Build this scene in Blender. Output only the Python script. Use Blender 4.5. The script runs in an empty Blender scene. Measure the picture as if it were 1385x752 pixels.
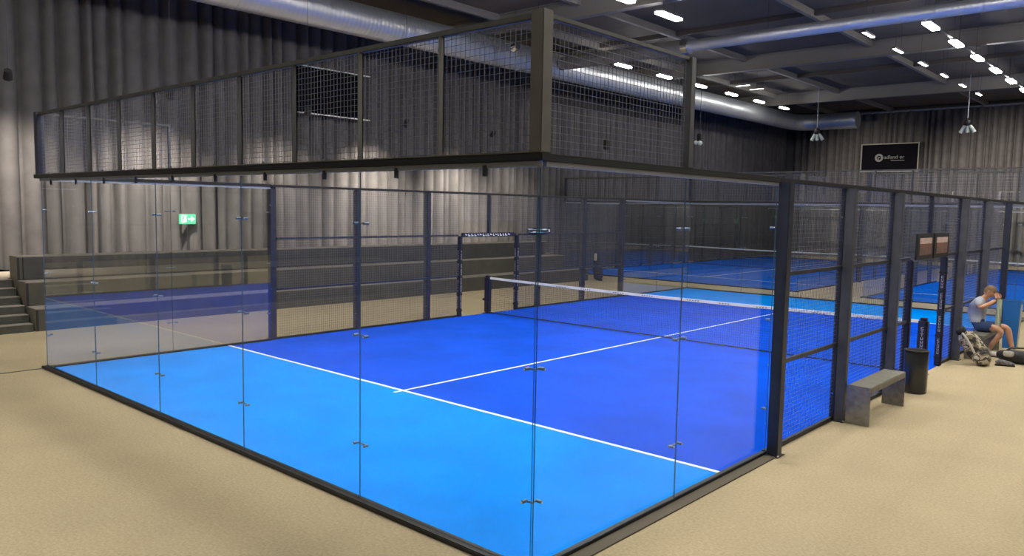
import bpy, bmesh, math, random
from mathutils import Vector, Matrix
random.seed(7)
S = bpy.context.scene
C = S.collection
PI = math.pi

# ------------------------------------------------------------------ materials
def newmat(name):
    m = bpy.data.materials.new(name); m.use_nodes = True
    nt = m.node_tree; nt.nodes.clear()
    out = nt.nodes.new('ShaderNodeOutputMaterial')
    return m, nt, out

def pbr(name, col, rough=.6, metal=0., noise=0., nscale=20., bump=0., bscale=200., col2=None, spec=.5, emit=None, estr=0.):
    m, nt, out = newmat(name)
    b = nt.nodes.new('ShaderNodeBsdfPrincipled')
    b.inputs['Base Color'].default_value = (*col, 1)
    b.inputs['Roughness'].default_value = rough
    b.inputs['Metallic'].default_value = metal
    b.inputs['Specular IOR Level'].default_value = spec
    if emit:
        b.inputs['Emission Color'].default_value = (*emit, 1)
        b.inputs['Emission Strength'].default_value = estr
    nt.links.new(b.outputs[0], out.inputs[0])
    if noise or bump:
        tc = nt.nodes.new('ShaderNodeTexCoord')
    if noise:
        n = nt.nodes.new('ShaderNodeTexNoise'); n.inputs['Scale'].default_value = nscale
        n.inputs['Detail'].default_value = 5
        nt.links.new(tc.outputs['Object'], n.inputs['Vector'])
        mx = nt.nodes.new('ShaderNodeMix'); mx.data_type = 'RGBA'
        c2 = col2 or tuple(max(0, c * (1 - noise)) for c in col)
        c1 = col if col2 else tuple(min(1, c * (1 + noise * .6)) for c in col)
        mx.inputs[6].default_value = (*c1, 1); mx.inputs[7].default_value = (*c2, 1)
        rp = nt.nodes.new('ShaderNodeMapRange')
        rp.inputs[1].default_value = .35; rp.inputs[2].default_value = .65
        nt.links.new(n.outputs[0], rp.inputs[0])
        nt.links.new(rp.outputs[0], mx.inputs[0])
        nt.links.new(mx.outputs[2], b.inputs['Base Color'])
    if bump:
        n2 = nt.nodes.new('ShaderNodeTexNoise'); n2.inputs['Scale'].default_value = bscale
        nt.links.new(tc.outputs['Object'], n2.inputs['Vector'])
        bp = nt.nodes.new('ShaderNodeBump'); bp.inputs['Strength'].default_value = bump
        bp.inputs['Distance'].default_value = .01
        nt.links.new(n2.outputs[0], bp.inputs['Height'])
        nt.links.new(bp.outputs[0], b.inputs['Normal'])
    return m

def glass_mat(name, tint, gain=1.0):
    m, nt, out = newmat(name)
    tr = nt.nodes.new('ShaderNodeBsdfTransparent'); tr.inputs[0].default_value = (*tint, 1)
    gl = nt.nodes.new('ShaderNodeBsdfGlossy'); gl.inputs['Roughness'].default_value = 0.0
    gl.inputs[0].default_value = (1, 1, 1, 1)
    geo = nt.nodes.new('ShaderNodeNewGeometry')
    ior = nt.nodes.new('ShaderNodeMapRange')
    ior.inputs[3].default_value = 1.5; ior.inputs[4].default_value = 1 / 1.5
    fr = nt.nodes.new('ShaderNodeFresnel')
    mul = nt.nodes.new('ShaderNodeMath'); mul.operation = 'MULTIPLY'; mul.use_clamp = True
    mul.inputs[1].default_value = gain
    mx = nt.nodes.new('ShaderNodeMixShader')
    L = nt.links.new
    L(geo.outputs['Backfacing'], ior.inputs[0]); L(ior.outputs[0], fr.inputs['IOR'])
    L(fr.outputs[0], mul.inputs[0]); L(mul.outputs[0], mx.inputs[0])
    L(tr.outputs[0], mx.inputs[1]); L(gl.outputs[0], mx.inputs[2]); L(mx.outputs[0], out.inputs[0])
    return m

def carpet_mat():
    m, nt, out = newmat('beige_carpet')
    b = nt.nodes.new('ShaderNodeBsdfPrincipled'); b.inputs['Roughness'].default_value = .9
    b.inputs['Specular IOR Level'].default_value = .2
    tc = nt.nodes.new('ShaderNodeTexCoord')
    L = nt.links.new
    def mixn(scale, a, bb, lo, hi, detail=4):
        n = nt.nodes.new('ShaderNodeTexNoise'); n.inputs['Scale'].default_value = scale
        n.inputs['Detail'].default_value = detail
        r = nt.nodes.new('ShaderNodeMapRange'); r.inputs[1].default_value = lo; r.inputs[2].default_value = hi
        x = nt.nodes.new('ShaderNodeMix'); x.data_type = 'RGBA'
        x.inputs[6].default_value = (*a, 1); x.inputs[7].default_value = (*bb, 1)
        L(tc.outputs['Object'], n.inputs['Vector']); L(n.outputs[0], r.inputs[0]); L(r.outputs[0], x.inputs[0])
        return n, x
    n1, x1 = mixn(38, (.395, .32, .195), (.495, .41, .265), .3, .7)
    n2, x2 = mixn(.9, (.93, .93, .95), (1, 1, 1), .35, .65)
    mu = nt.nodes.new('ShaderNodeMix'); mu.data_type = 'RGBA'; mu.blend_type = 'MULTIPLY'; mu.inputs[0].default_value = 1
    L(x1.outputs[2], mu.inputs[6]); L(x2.outputs[2], mu.inputs[7]); L(mu.outputs[2], b.inputs['Base Color'])
    bp = nt.nodes.new('ShaderNodeBump'); bp.inputs['Strength'].default_value = .25; bp.inputs['Distance'].default_value = .01
    L(n1.outputs[0], bp.inputs['Height']); L(bp.outputs[0], b.inputs['Normal'])
    L(b.outputs[0], out.inputs[0])
    return m

def camo_mat():
    m, nt, out = newmat('bag_camouflage_cloth')
    b = nt.nodes.new('ShaderNodeBsdfPrincipled'); b.inputs['Roughness'].default_value = .8
    tc = nt.nodes.new('ShaderNodeTexCoord'); n = nt.nodes.new('ShaderNodeTexNoise')
    n.inputs['Scale'].default_value = 6; n.inputs['Detail'].default_value = 2
    r = nt.nodes.new('ShaderNodeValToRGB'); r.color_ramp.interpolation = 'CONSTANT'
    e = r.color_ramp.elements
    e[0].position = 0; e[0].color = (.02, .02, .02, 1)
    e[1].position = .42; e[1].color = (.16, .13, .08, 1)
    for p, c in ((.5, (.42, .36, .27, 1)), (.56, (.06, .06, .04, 1)), (.62, (.45, .41, .34, 1))):
        k = e.new(p); k.color = c
    nt.links.new(tc.outputs['Object'], n.inputs['Vector']); nt.links.new(n.outputs[0], r.inputs[0])
    nt.links.new(r.outputs[0], b.inputs['Base Color']); nt.links.new(b.outputs[0], out.inputs[0])
    return m

def spiral_mat(name, axis):
    m, nt, out = newmat(name)
    b = nt.nodes.new('ShaderNodeBsdfPrincipled')
    b.inputs['Base Color'].default_value = (.66, .69, .74, 1); b.inputs['Metallic'].default_value = .75
    b.inputs['Roughness'].default_value = .42
    tc = nt.nodes.new('ShaderNodeTexCoord'); w = nt.nodes.new('ShaderNodeTexWave')
    w.bands_direction = axis; w.inputs['Scale'].default_value = 2.2
    bp = nt.nodes.new('ShaderNodeBump'); bp.inputs['Strength'].default_value = .25; bp.inputs['Distance'].default_value = .02
    nt.links.new(tc.outputs['Object'], w.inputs['Vector']); nt.links.new(w.outputs[0], bp.inputs['Height'])
    nt.links.new(bp.outputs[0], b.inputs['Normal']); nt.links.new(b.outputs[0], out.inputs[0])
    return m

M = {}
M['carpet'] = carpet_mat()
M['light_turf'] = pbr('light_blue_turf', (.0, .27, .98), .9, noise=.09, nscale=1.1, bump=.3, bscale=300, spec=.0)
M['dark_turf'] = pbr('royal_blue_turf', (.004, .088, .74), .9, noise=.13, nscale=.9, bump=.3, bscale=300, spec=.0)
M['line'] = pbr('white_line_paint', (.80, .85, .86), .7)
M['glass'] = glass_mat('clear_tempered_glass', (.975, .985, .985), .6)
M['glass_mirror'] = glass_mat('reflective_tempered_glass', (.975, .985, .985), 2.0)
M['glass_edge'] = pbr('glass_edge', (.07, .12, .19), .25)
M['steel'] = pbr('dark_navy_steel', (.022, .026, .045), .42, noise=.2, nscale=6)
M['post'] = pbr('charcoal_steel_post', (.075, .078, .09), .45, noise=.2, nscale=5)
M['bronze'] = pbr('grey_brown_steel', (.125, .12, .108), .5, noise=.12, nscale=5)
M['dkbronze'] = pbr('dark_grey_brown_steel', (.06, .06, .056), .5, noise=.12, nscale=5)
M['rail'] = pbr('black_steel_rail', (.014, .014, .016), .4)
M['channel'] = pbr('grey_aluminium_channel', (.36, .39, .46), .4, metal=.3)
M['wire'] = pbr('mesh_wire', (.16, .165, .20), .45, metal=.3)
M['chrome'] = pbr('bright_fitting_metal', (.75, .76, .78), .25, metal=1)
M['fit'] = pbr('dull_fitting_metal', (.16, .22, .32), .35, metal=.5)
M['kerb'] = pbr('black_kerb_steel', (.012, .011, .012), .5)
M['kerb_shade'] = pbr('grey_brown_kerb_shade', (.10, .082, .058), .8)
M['curtain'] = pbr('grey_curtain_cloth', (.104, .099, .106), .95, noise=.12, nscale=2.5, spec=.1)
M['track'] = pbr('curtain_track_paint', (.26, .28, .34), .5)
M['ceiling'] = pbr('dark_ceiling_deck', (.105, .092, .082), .9, noise=.15, nscale=.6)
M['beam'] = pbr('grey_painted_beam', (.20, .19, .18), .6)
M['wallp'] = pbr('dark_wall_paint', (.10, .10, .11), .9)
M['duct'] = spiral_mat('galvanised_duct_long', 'Y')
M['ductx'] = spiral_mat('galvanised_duct_cross', 'X')
M['banner'] = pbr('black_banner_cloth', (.006, .006, .009), 1., spec=0.)
M['pale_print'] = pbr('worn_pale_print', (.34, .34, .38), .8)
M['mid_turf'] = pbr('mid_blue_turf', (.008, .13, .66), .9, noise=.13, nscale=.9, spec=0.)
M['black'] = pbr('matt_black', (.008, .008, .01), .6)
M['housing'] = pbr('lamp_housing', (.12, .12, .13), .5)
M['lamp'] = pbr('lamp_diffuser', (.9, .9, .9), .5, emit=(1.0, .96, .88), estr=95)
M['lampdim'] = pbr('lamp_diffuser_slim', (.9, .9, .9), .5, emit=(1.0, .96, .9), estr=40)
M['spotface'] = pbr('spot_lens', (.9, .9, .9), .4, emit=(1, .93, .8), estr=6)
M['bleach'] = pbr('dark_olive_bleacher_cladding', (.062, .058, .046), .75, noise=.2, nscale=3)
M['bleach_d'] = pbr('charcoal_back_cladding', (.042, .040, .038), .75, noise=.2, nscale=3)
M['ply'] = pbr('grey_beige_bleacher_edge', (.26, .235, .20), .8, noise=.12, nscale=12)
M['step'] = pbr('dark_step_cladding', (.05, .052, .043), .8, noise=.2, nscale=8)
M['deck'] = pbr('pale_deck', (.45, .40, .33), .9)
M['brushed'] = pbr('brushed_grey_steel', (.30, .29, .27), .38, metal=.75, noise=.2, nscale=14)
M['bench_top'] = pbr('grey_bench_top', (.17, .16, .13), .5, noise=.15, nscale=10)
M['bin'] = pbr('gloss_black_bin', (.035, .037, .038), .15)
M['pad'] = pbr('navy_post_pad', (.010, .012, .035), .55)
M['white'] = pbr('white_print', (.75, .75, .77), .7)
M['grey_print'] = pbr('grey_print', (.16, .16, .18), .7)
M['tape'] = pbr('white_net_tape', (.80, .80, .78), .8)
M['netcord'] = pbr('dark_net_cord', (.02, .025, .06), .8)
M['skin'] = pbr('skin', (.58, .31, .19), .55, noise=.1, nscale=20)
M['hair'] = pbr('short_brown_hair', (.21, .13, .065), .8, noise=.4, nscale=60)
M['shirt'] = pbr('pale_grey_blue_shirt', (.40, .43, .50), .85, noise=.1, nscale=14)
M['shorts'] = pbr('navy_blue_shorts', (.035, .065, .17), .85, noise=.15, nscale=14)
M['eye'] = pbr('dark_eye', (.03, .02, .015), .3)
M['lip'] = pbr('lips', (.40, .16, .12), .5)
M['shoe'] = pbr('white_shoe', (.62, .60, .56), .6)
M['shoe_grey'] = pbr('grey_shoe', (.17, .165, .175), .7, noise=.5, nscale=25)
M['sole'] = pbr('dark_sole', (.04, .04, .045), .6)
M['sock'] = pbr('grey_sock', (.55, .54, .52), .9)
M['towel'] = pbr('pale_green_towel', (.52, .60, .48), .95, bump=.4, bscale=120)
M['camo'] = camo_mat()
M['bagblack'] = pbr('black_bag_cloth', (.016, .016, .018), .7, bump=.3, bscale=40)
M['bagwhite'] = pbr('off_white_bag_panel', (.52, .49, .44), .8)
M['bluebin'] = pbr('blue_plastic', (.015, .14, .42), .45)
M['palebin'] = pbr('pale_grey_panel', (.50, .55, .52), .6)
M['navybag'] = pbr('navy_bag_cloth', (.012, .014, .05), .7)
M['exit'] = pbr('green_exit_sign', (.05, .35, .2), .5, emit=(.10, .42, .26), estr=.8)
M['exitw'] = pbr('exit_pictogram', (.8, .9, .85), .5, emit=(.55, .95, .75), estr=.9)
M['photo1'] = pbr('red_brown_print', (.26, .09, .07), .6, noise=.6, nscale=9, col2=(.10, .09, .07))
M['photo2'] = pbr('pale_pink_print', (.55, .42, .40), .6, noise=.2, nscale=8)
M['orange'] = pbr('teal_sign_print', (.05, .35, .33), .6)

# ------------------------------------------------------------------ mesh builder
class MB:
    def __init__(s): s.v = []; s.f = []; s.m = []; s.sm = []; s.mats = []
    def mi(s, mat):
        if mat not in s.mats: s.mats.append(mat)
        return s.mats.index(mat)
    def add(s, vs, fs, mat, smooth=False):
        o = len(s.v); k = s.mi(mat)
        s.v += [tuple(p) for p in vs]
        for f in fs: s.f.append(tuple(i + o for i in f)); s.m.append(k); s.sm.append(smooth)
    def box(s, a, b, mat, top=None, bottom=None, mats=None):
        x0, y0, z0 = [min(p, q) for p, q in zip(a, b)]; x1, y1, z1 = [max(p, q) for p, q in zip(a, b)]
        vs = [(x0,y0,z0),(x1,y0,z0),(x1,y1,z0),(x0,y1,z0),(x0,y0,z1),(x1,y0,z1),(x1,y1,z1),(x0,y1,z1)]
        fs = [(0,3,2,1),(4,5,6,7),(0,1,5,4),(1,2,6,5),(2,3,7,6),(3,0,4,7)]
        names = ['-z','+z','-y','+x','+y','-x']
        for f, n in zip(fs, names):
            s_m = (mats or {}).get(n, mat)
            s.add(vs, [f], s_m)
        return s
    def bevbox(s, a, b, mat, r=.01):
        bm = bmesh.new(); bmesh.ops.create_cube(bm, size=1)
        c = [(p + q) / 2 for p, q in zip(a, b)]; d = [abs(q - p) for p, q in zip(a, b)]
        for v in bm.verts: v.co = Vector((c[0] + v.co.x * d[0], c[1] + v.co.y * d[1], c[2] + v.co.z * d[2]))
        bmesh.ops.bevel(bm, geom=bm.edges[:], offset=min(r, min(d) * .45), segments=2, affect='EDGES')
        s.bm(bm, mat); return s
    def bm(s, bm, mat, smooth=False, mtx=None):
        bm.verts.ensure_lookup_table()
        vs = [(mtx @ v.co if mtx else v.co) for v in bm.verts]
        for i, v in enumerate(bm.verts): v.index = i
        s.add(vs, [[v.index for v in f.verts] for f in bm.faces], mat, smooth); bm.free()
    def cyl(s, p, q, r, mat, n=12, r2=None, cap=True, smooth=True):
        p = Vector(p); q = Vector(q); d = (q - p).normalized()
        a = d.orthogonal().normalized(); b = d.cross(a); r2 = r if r2 is None else r2
        vs = []
        for k in range(n):
            t = 2 * PI * k / n; e = a * math.cos(t) + b * math.sin(t)
            vs += [p + e * r, q + e * r2]
        s.add(vs, [(2*k, 2*((k+1) % n), 2*((k+1) % n)+1, 2*k+1) for k in range(n)], mat, smooth)
        if cap:
            s.add([vs[2*k] for k in range(n)], [tuple(reversed(range(n)))], mat)
            s.add([vs[2*k+1] for k in range(n)], [tuple(range(n))], mat)
        return s
    def tube(s, pts, r, mat, n=10, cap=True):
        pts = [Vector(p) for p in pts]; rings = []
        rr = r if isinstance(r, (list, tuple)) else [r] * len(pts)
        a = None
        for i, p in enumerate(pts):
            d = (pts[min(i+1, len(pts)-1)] - pts[max(i-1, 0)]).normalized()
            if a is None: a = d.orthogonal().normalized()
            a = (a - d * a.dot(d)).normalized(); b = d.cross(a)
            rings.append([p + (a * math.cos(2*PI*k/n) + b * math.sin(2*PI*k/n)) * rr[i] for k in range(n)])
        vs = [v for g in rings for v in g]
        fs = [(i*n+k, i*n+(k+1) % n, (i+1)*n+(k+1) % n, (i+1)*n+k) for i in range(len(pts)-1) for k in range(n)]
        s.add(vs, fs, mat, True)
        if cap:
            s.add(rings[0], [tuple(reversed(range(n)))], mat); s.add(rings[-1], [tuple(range(n))], mat)
        return s
    def lathe(s, prof, cx, cy, mat, n=28, smooth=True):
        vs = [(cx + r*math.cos(2*PI*k/n), cy + r*math.sin(2*PI*k/n), z) for r, z in prof for k in range(n)]
        fs = [(i*n+k, i*n+(k+1) % n, (i+1)*n+(k+1) % n, (i+1)*n+k) for i in range(len(prof)-1) for k in range(n)]
        s.add(vs, fs, mat, smooth); return s
    def ball(s, c, r, mat, seg=14, rot=None):
        bm = bmesh.new(); bmesh.ops.create_uvsphere(bm, u_segments=seg, v_segments=max(6, seg*2//3), radius=1)
        r = r if isinstance(r, (tuple, list)) else (r, r, r)
        m = Matrix.Translation(c) @ (rot or Matrix()) @ Matrix.Diagonal((*r, 1))
        s.bm(bm, mat, True, m); return s
    def build(s, name, parent=None, origin=None):
        me = bpy.data.meshes.new(name)
        o3 = Vector(origin) if origin is not None else Vector((0, 0, 0))
        me.from_pydata([tuple(Vector(p) - o3) for p in s.v], [], s.f)
        for m in s.mats: me.materials.append(m)
        me.polygons.foreach_set('material_index', s.m); me.polygons.foreach_set('use_smooth', s.sm)
        me.update()
        o = bpy.data.objects.new(name, me); C.objects.link(o)
        if parent is not None:
            o.parent = parent; o.location = o3 - Vector(parent['w']) if parent.get('w') is not None else o3
        else: o.location = o3
        return o

def tag(o, label=None, cat=None, group=None, kind=None):
    if label: o['label'] = label
    if cat: o['category'] = cat
    if group: o['group'] = group
    if kind: o['kind'] = kind
    return o
def struct(mb, name): return tag(mb.build(name), kind='structure')
WPOS = {}
class Thing:
    """an Empty at the thing's base; parts are built in world space and parented"""
    def __init__(s, name, label, cat, loc=(0, 0, 0), group=None):
        s.o = bpy.data.objects.new(name, None); C.objects.link(s.o); s.o.location = loc
        s.o.empty_display_size = .1; s.loc = Vector(loc); tag(s.o, label, cat, group)
    def part(s, mb, name, parent=None, label=None):
        me_o = mb.build(name)
        base = s.loc
        for v in me_o.data.vertices: v.co -= base
        me_o.parent = parent or s.o
        if label: me_o['label'] = label
        return me_o

# ------------------------------------------------------------------ dimensions
H3, H4 = 2.96, 3.96
XL, YB, XR, YF = -17.65, 46.0, 13.0, -12.0       # room
ZC = 9.0

# ------------------------------------------------------------------ room shell
b = MB(); b.box((XL-.2, YF-.2, -.2), (XR+.2, YB+.2, 0), M['carpet']); struct(b, 'floor')
b = MB(); b.box((XL-.2, YF-.2, ZC), (XR+.2, YB+.2, ZC+.2), M['ceiling']); struct(b, 'ceiling')
b = MB(); b.box((XL-.25, YF-.2, 0), (XL-.05, YB+.2, ZC), M['wallp']); struct(b, 'wall_left')
b = MB(); b.box((XL-.05, YB+.05, 0), (XR+.05, YB+.25, ZC), M['wallp']); struct(b, 'wall_back')
b = MB(); b.box((XR+.05, YF-.2, 0), (XR+.25, YB+.2, ZC), M['wallp']); struct(b, 'wall_right')
b = MB(); b.box((XL-.05, YF-.2, 0), (XR+.05, YF, ZC), M['wallp']); struct(b, 'wall_front')
# beams across the hall (x) and purlins along it (y)
k = 1
for yb in (4.0, 15.2, 26.4, 37.0):
    b = MB()
    b.box((XL-.05, yb-.13, 8.42), (XR+.05, yb+.13, 8.46), M['beam'])
    b.box((XL-.05, yb-.05, 8.46), (XR+.05, yb+.05, 8.96), M['beam'])
    b.box((XL-.05, yb-.13, 8.96), (XR+.05, yb+.13, ZC), M['beam'])
    struct(b, 'trim_%d' % k); k += 1
for xp in (-14.6, -11.3, -6.4, -1.0, 4.5):
    b = MB(); b.box((xp-.07, YF, ZC-.22), (xp+.07, YB, ZC), M['beam']); struct(b, 'trim_%d' % k); k += 1
for yb in (9.6, 20.8, 31.6):
    b = MB(); b.box((XL, yb-.08, ZC-.16), (XR, yb+.08, ZC), M['ceiling']); struct(b, 'trim_%d' % k); k += 1
# floor seam: extension of the left long side of the near court
b = MB(); b.box((-10.06, YF, 0), (-10.01, -.07, .004), M['kerb']); struct(b, 'trim_%d' % k); k += 1

# ------------------------------------------------------------------ curtains
def curtain(name, label, p0, p1, z0, z1, normal, seed):
    rnd = random.Random(seed)
    p0 = Vector(p0); p1 = Vector(p1); L = (p1 - p0).length; d = (p1 - p0) / L; nrm = Vector(normal)
    folds = []; t = 0
    while t < L:
        w = rnd.uniform(.24, .58); folds.append((t, w, rnd.uniform(.7, 1.15))); t += w
    vs = []; cols = []
    for (t, w, a) in folds:
        for q in range(12):
            u = t + w * q / 12
            if u > L: break
            s = math.sin(PI * q / 12)
            cols.append((u, (abs(s) ** .55) * .36 * a))
    zs = [z0, z0 + (z1-z0)*.5, z1]
    for (u, o) in cols:
        for i, z in enumerate(zs):
            oo = o * (1.0, .97, .85)[i]
            p = p0 + d * u + nrm * oo
            vs.append((p.x, p.y, z))
    n = len(cols)
    fs = [(3*i+j, 3*(i+1)+j, 3*(i+1)+j+1, 3*i+j+1) for i in range(n-1) for j in range(2)]
    T = Thing(name, label, 'curtain', tuple(p0 + Vector((0, 0, z0))))
    m = MB(); m.add(vs, fs, M['curtain'], True)
    T.part(m, 'cloth')
    m = MB(); e = nrm * .1
    m.bevbox(tuple(p0 + e*3.4 + Vector((0,0,z1-.03))), tuple(p1 + e*.6 + Vector((0,0,z1+.06))), M['track'], .01)
    T.part(m, 'track')
    return T
XC = -17.66
curtain('curtain', 'long grey pleated curtain hanging behind the dark bleachers', (XC, YF+.1, 0), (XC, 19.4, 0), .99, 8.1, (1, 0, 0), 3)
curtain('curtain', 'dim grey pleated curtain on the left wall beyond the bleachers', (XC, 19.5, 0), (XC, YB-.6, 0), .03, 8.1, (1, 0, 0), 4)
curtain('curtain', 'grey pleated curtain covering the far end wall behind the black banner', (XR-.5, YB-.05, 0), (XL+.55, YB-.05, 0), .03, 8.75, (0, -1, 0), 5)
curtain('curtain', 'grey pleated curtain along the right-hand wall of the hall', (XR-.02, YF+.1, 0), (XR-.02, YB-.6, 0), .03, 8.3, (-1, 0, 0), 6)

# ------------------------------------------------------------------ glass / mesh helpers
def wire_mesh(mb, a, bb, fixed, step=.05, r=.0016, ax='x'):
    """grid in plane; a=(u0,z0), bb=(u1,z1); ax = running axis"""
    u0, z0 = a; u1, z1 = bb
    def bx(p, q):
        mb.box(p, q, M['wire'])
    n = max(1, round((u1-u0)/step)); st = (u1-u0)/n
    for i in range(1, n):
        u = u0 + i*st
        if ax == 'x': bx((u-r, fixed-r, z0), (u+r, fixed+r, z1))
        else: bx((fixed-r, u-r, z0), (fixed+r, u+r, z1))
    n = max(1, round((z1-z0)/step)); st = (z1-z0)/n
    for i in range(1, n):
        z = z0 + i*st
        if ax == 'x': bx((u0, fixed-r-.003, z-r), (u1, fixed+r-.003, z+r))
        else: bx((fixed-r+.003, u0, z-r), (fixed+r+.003, u1, z+r))

def glass_panel(label, p, q, thick_axis, group, clamps=True, mat='glass', clampedges=(1, 1)):
    """p,q opposite corners (x,y,z) of the pane's plane"""
    T_ = .005
    m = MB()
    if thick_axis == 'y':
        a = (p[0], p[1]-T_, p[2]); c = (q[0], p[1]+T_, q[2]); big = ('-y', '+y')
    else:
        a = (p[0]-T_, p[1], p[2]); c = (p[0]+T_, q[1], q[2]); big = ('-x', '+x')
    mats = {s: M['glass_edge'] for s in ('-x', '+x', '-y', '+y', '-z', '+z') if s not in big}
    m.box(a, c, M[mat], mats=mats)
    base = ((a[0]+c[0])/2, (a[1]+c[1])/2, p[2])
    T = Thing('glass_panel', label, 'glass panel', base, group)
    T.part(m, 'pane')
    if clamps:
        for zz in (.53, 1.5, 2.48):
            for e, on in zip((0, 1), clampedges):
                if not on: continue
                m = MB()
                if thick_axis == 'y':
                    u = p[0] + .07 if e == 0 else q[0] - .07
                    j = p[0] if e == 0 else q[0]
                    y = p[1]
                    m.cyl((u, y-.018, zz), (u, y+.03, zz), .013, M['fit'], 10)
                    m.cyl((u, y-.024, zz), (u, y-.018, zz), .008, M['chrome'], 8)
                    m.box((min(u, j), y+.020, zz-.006), (max(u, j), y+.026, zz+.006), M['fit'])
                else:
                    u = p[1] + .07 if e == 0 else q[1] - .07
                    j = p[1] if e == 0 else q[1]
                    x = p[0]
                    m.cyl((x-.03, u, zz), (x+.018, u, zz), .013, M['fit'], 10)
                    m.cyl((x+.018, u, zz), (x+.024, u, zz), .008, M['chrome'], 8)
                    m.box((x-.026, min(u, j), zz-.006), (x-.020, max(u, j), zz+.006), M['fit'])
                T.part(m, 'clamp')
    return T

ORD = ['first', 'second', 'third', 'fourth', 'fifth', 'sixth', 'seventh', 'eighth']

def lettering(T, parent, x, y, z0, z1, facing, w, mat):
    """worn vertical white print: a column of small letter-like strokes; the print is unreadable in the photograph"""
    rnd = random.Random(int(abs(x*31+y*17)*10))
    m = MB(); z = z0
    fx, fy = facing
    while z < z1:
        h = rnd.uniform(.035, .055)
        style = rnd.randrange(3)
        def st(u0, u1, a0, a1):
            if fy: m.box((x+u0*w, y+fy*.0, z+a0*h), (x+u1*w, y+fy*.004, z+a1*h), mat)
            else: m.box((x, y+u0*w, z+a0*h), (x+fx*.004, y+u1*w, z+a1*h), mat)
        if style == 0: st(-.5, .5, 0, .25); st(-.5, -.25, .25, 1); st(.25, .5, .25, 1)
        elif style == 1: st(-.5, .5, .7, 1); st(-.12, .12, 0, .7)
        else: st(-.5, .5, 0, .25); st(-.5, .5, .75, 1); st(-.5, -.25, .25, .75)
        z += h + .014
    if m.v: T.part(m, 'lettering', parent)

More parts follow.
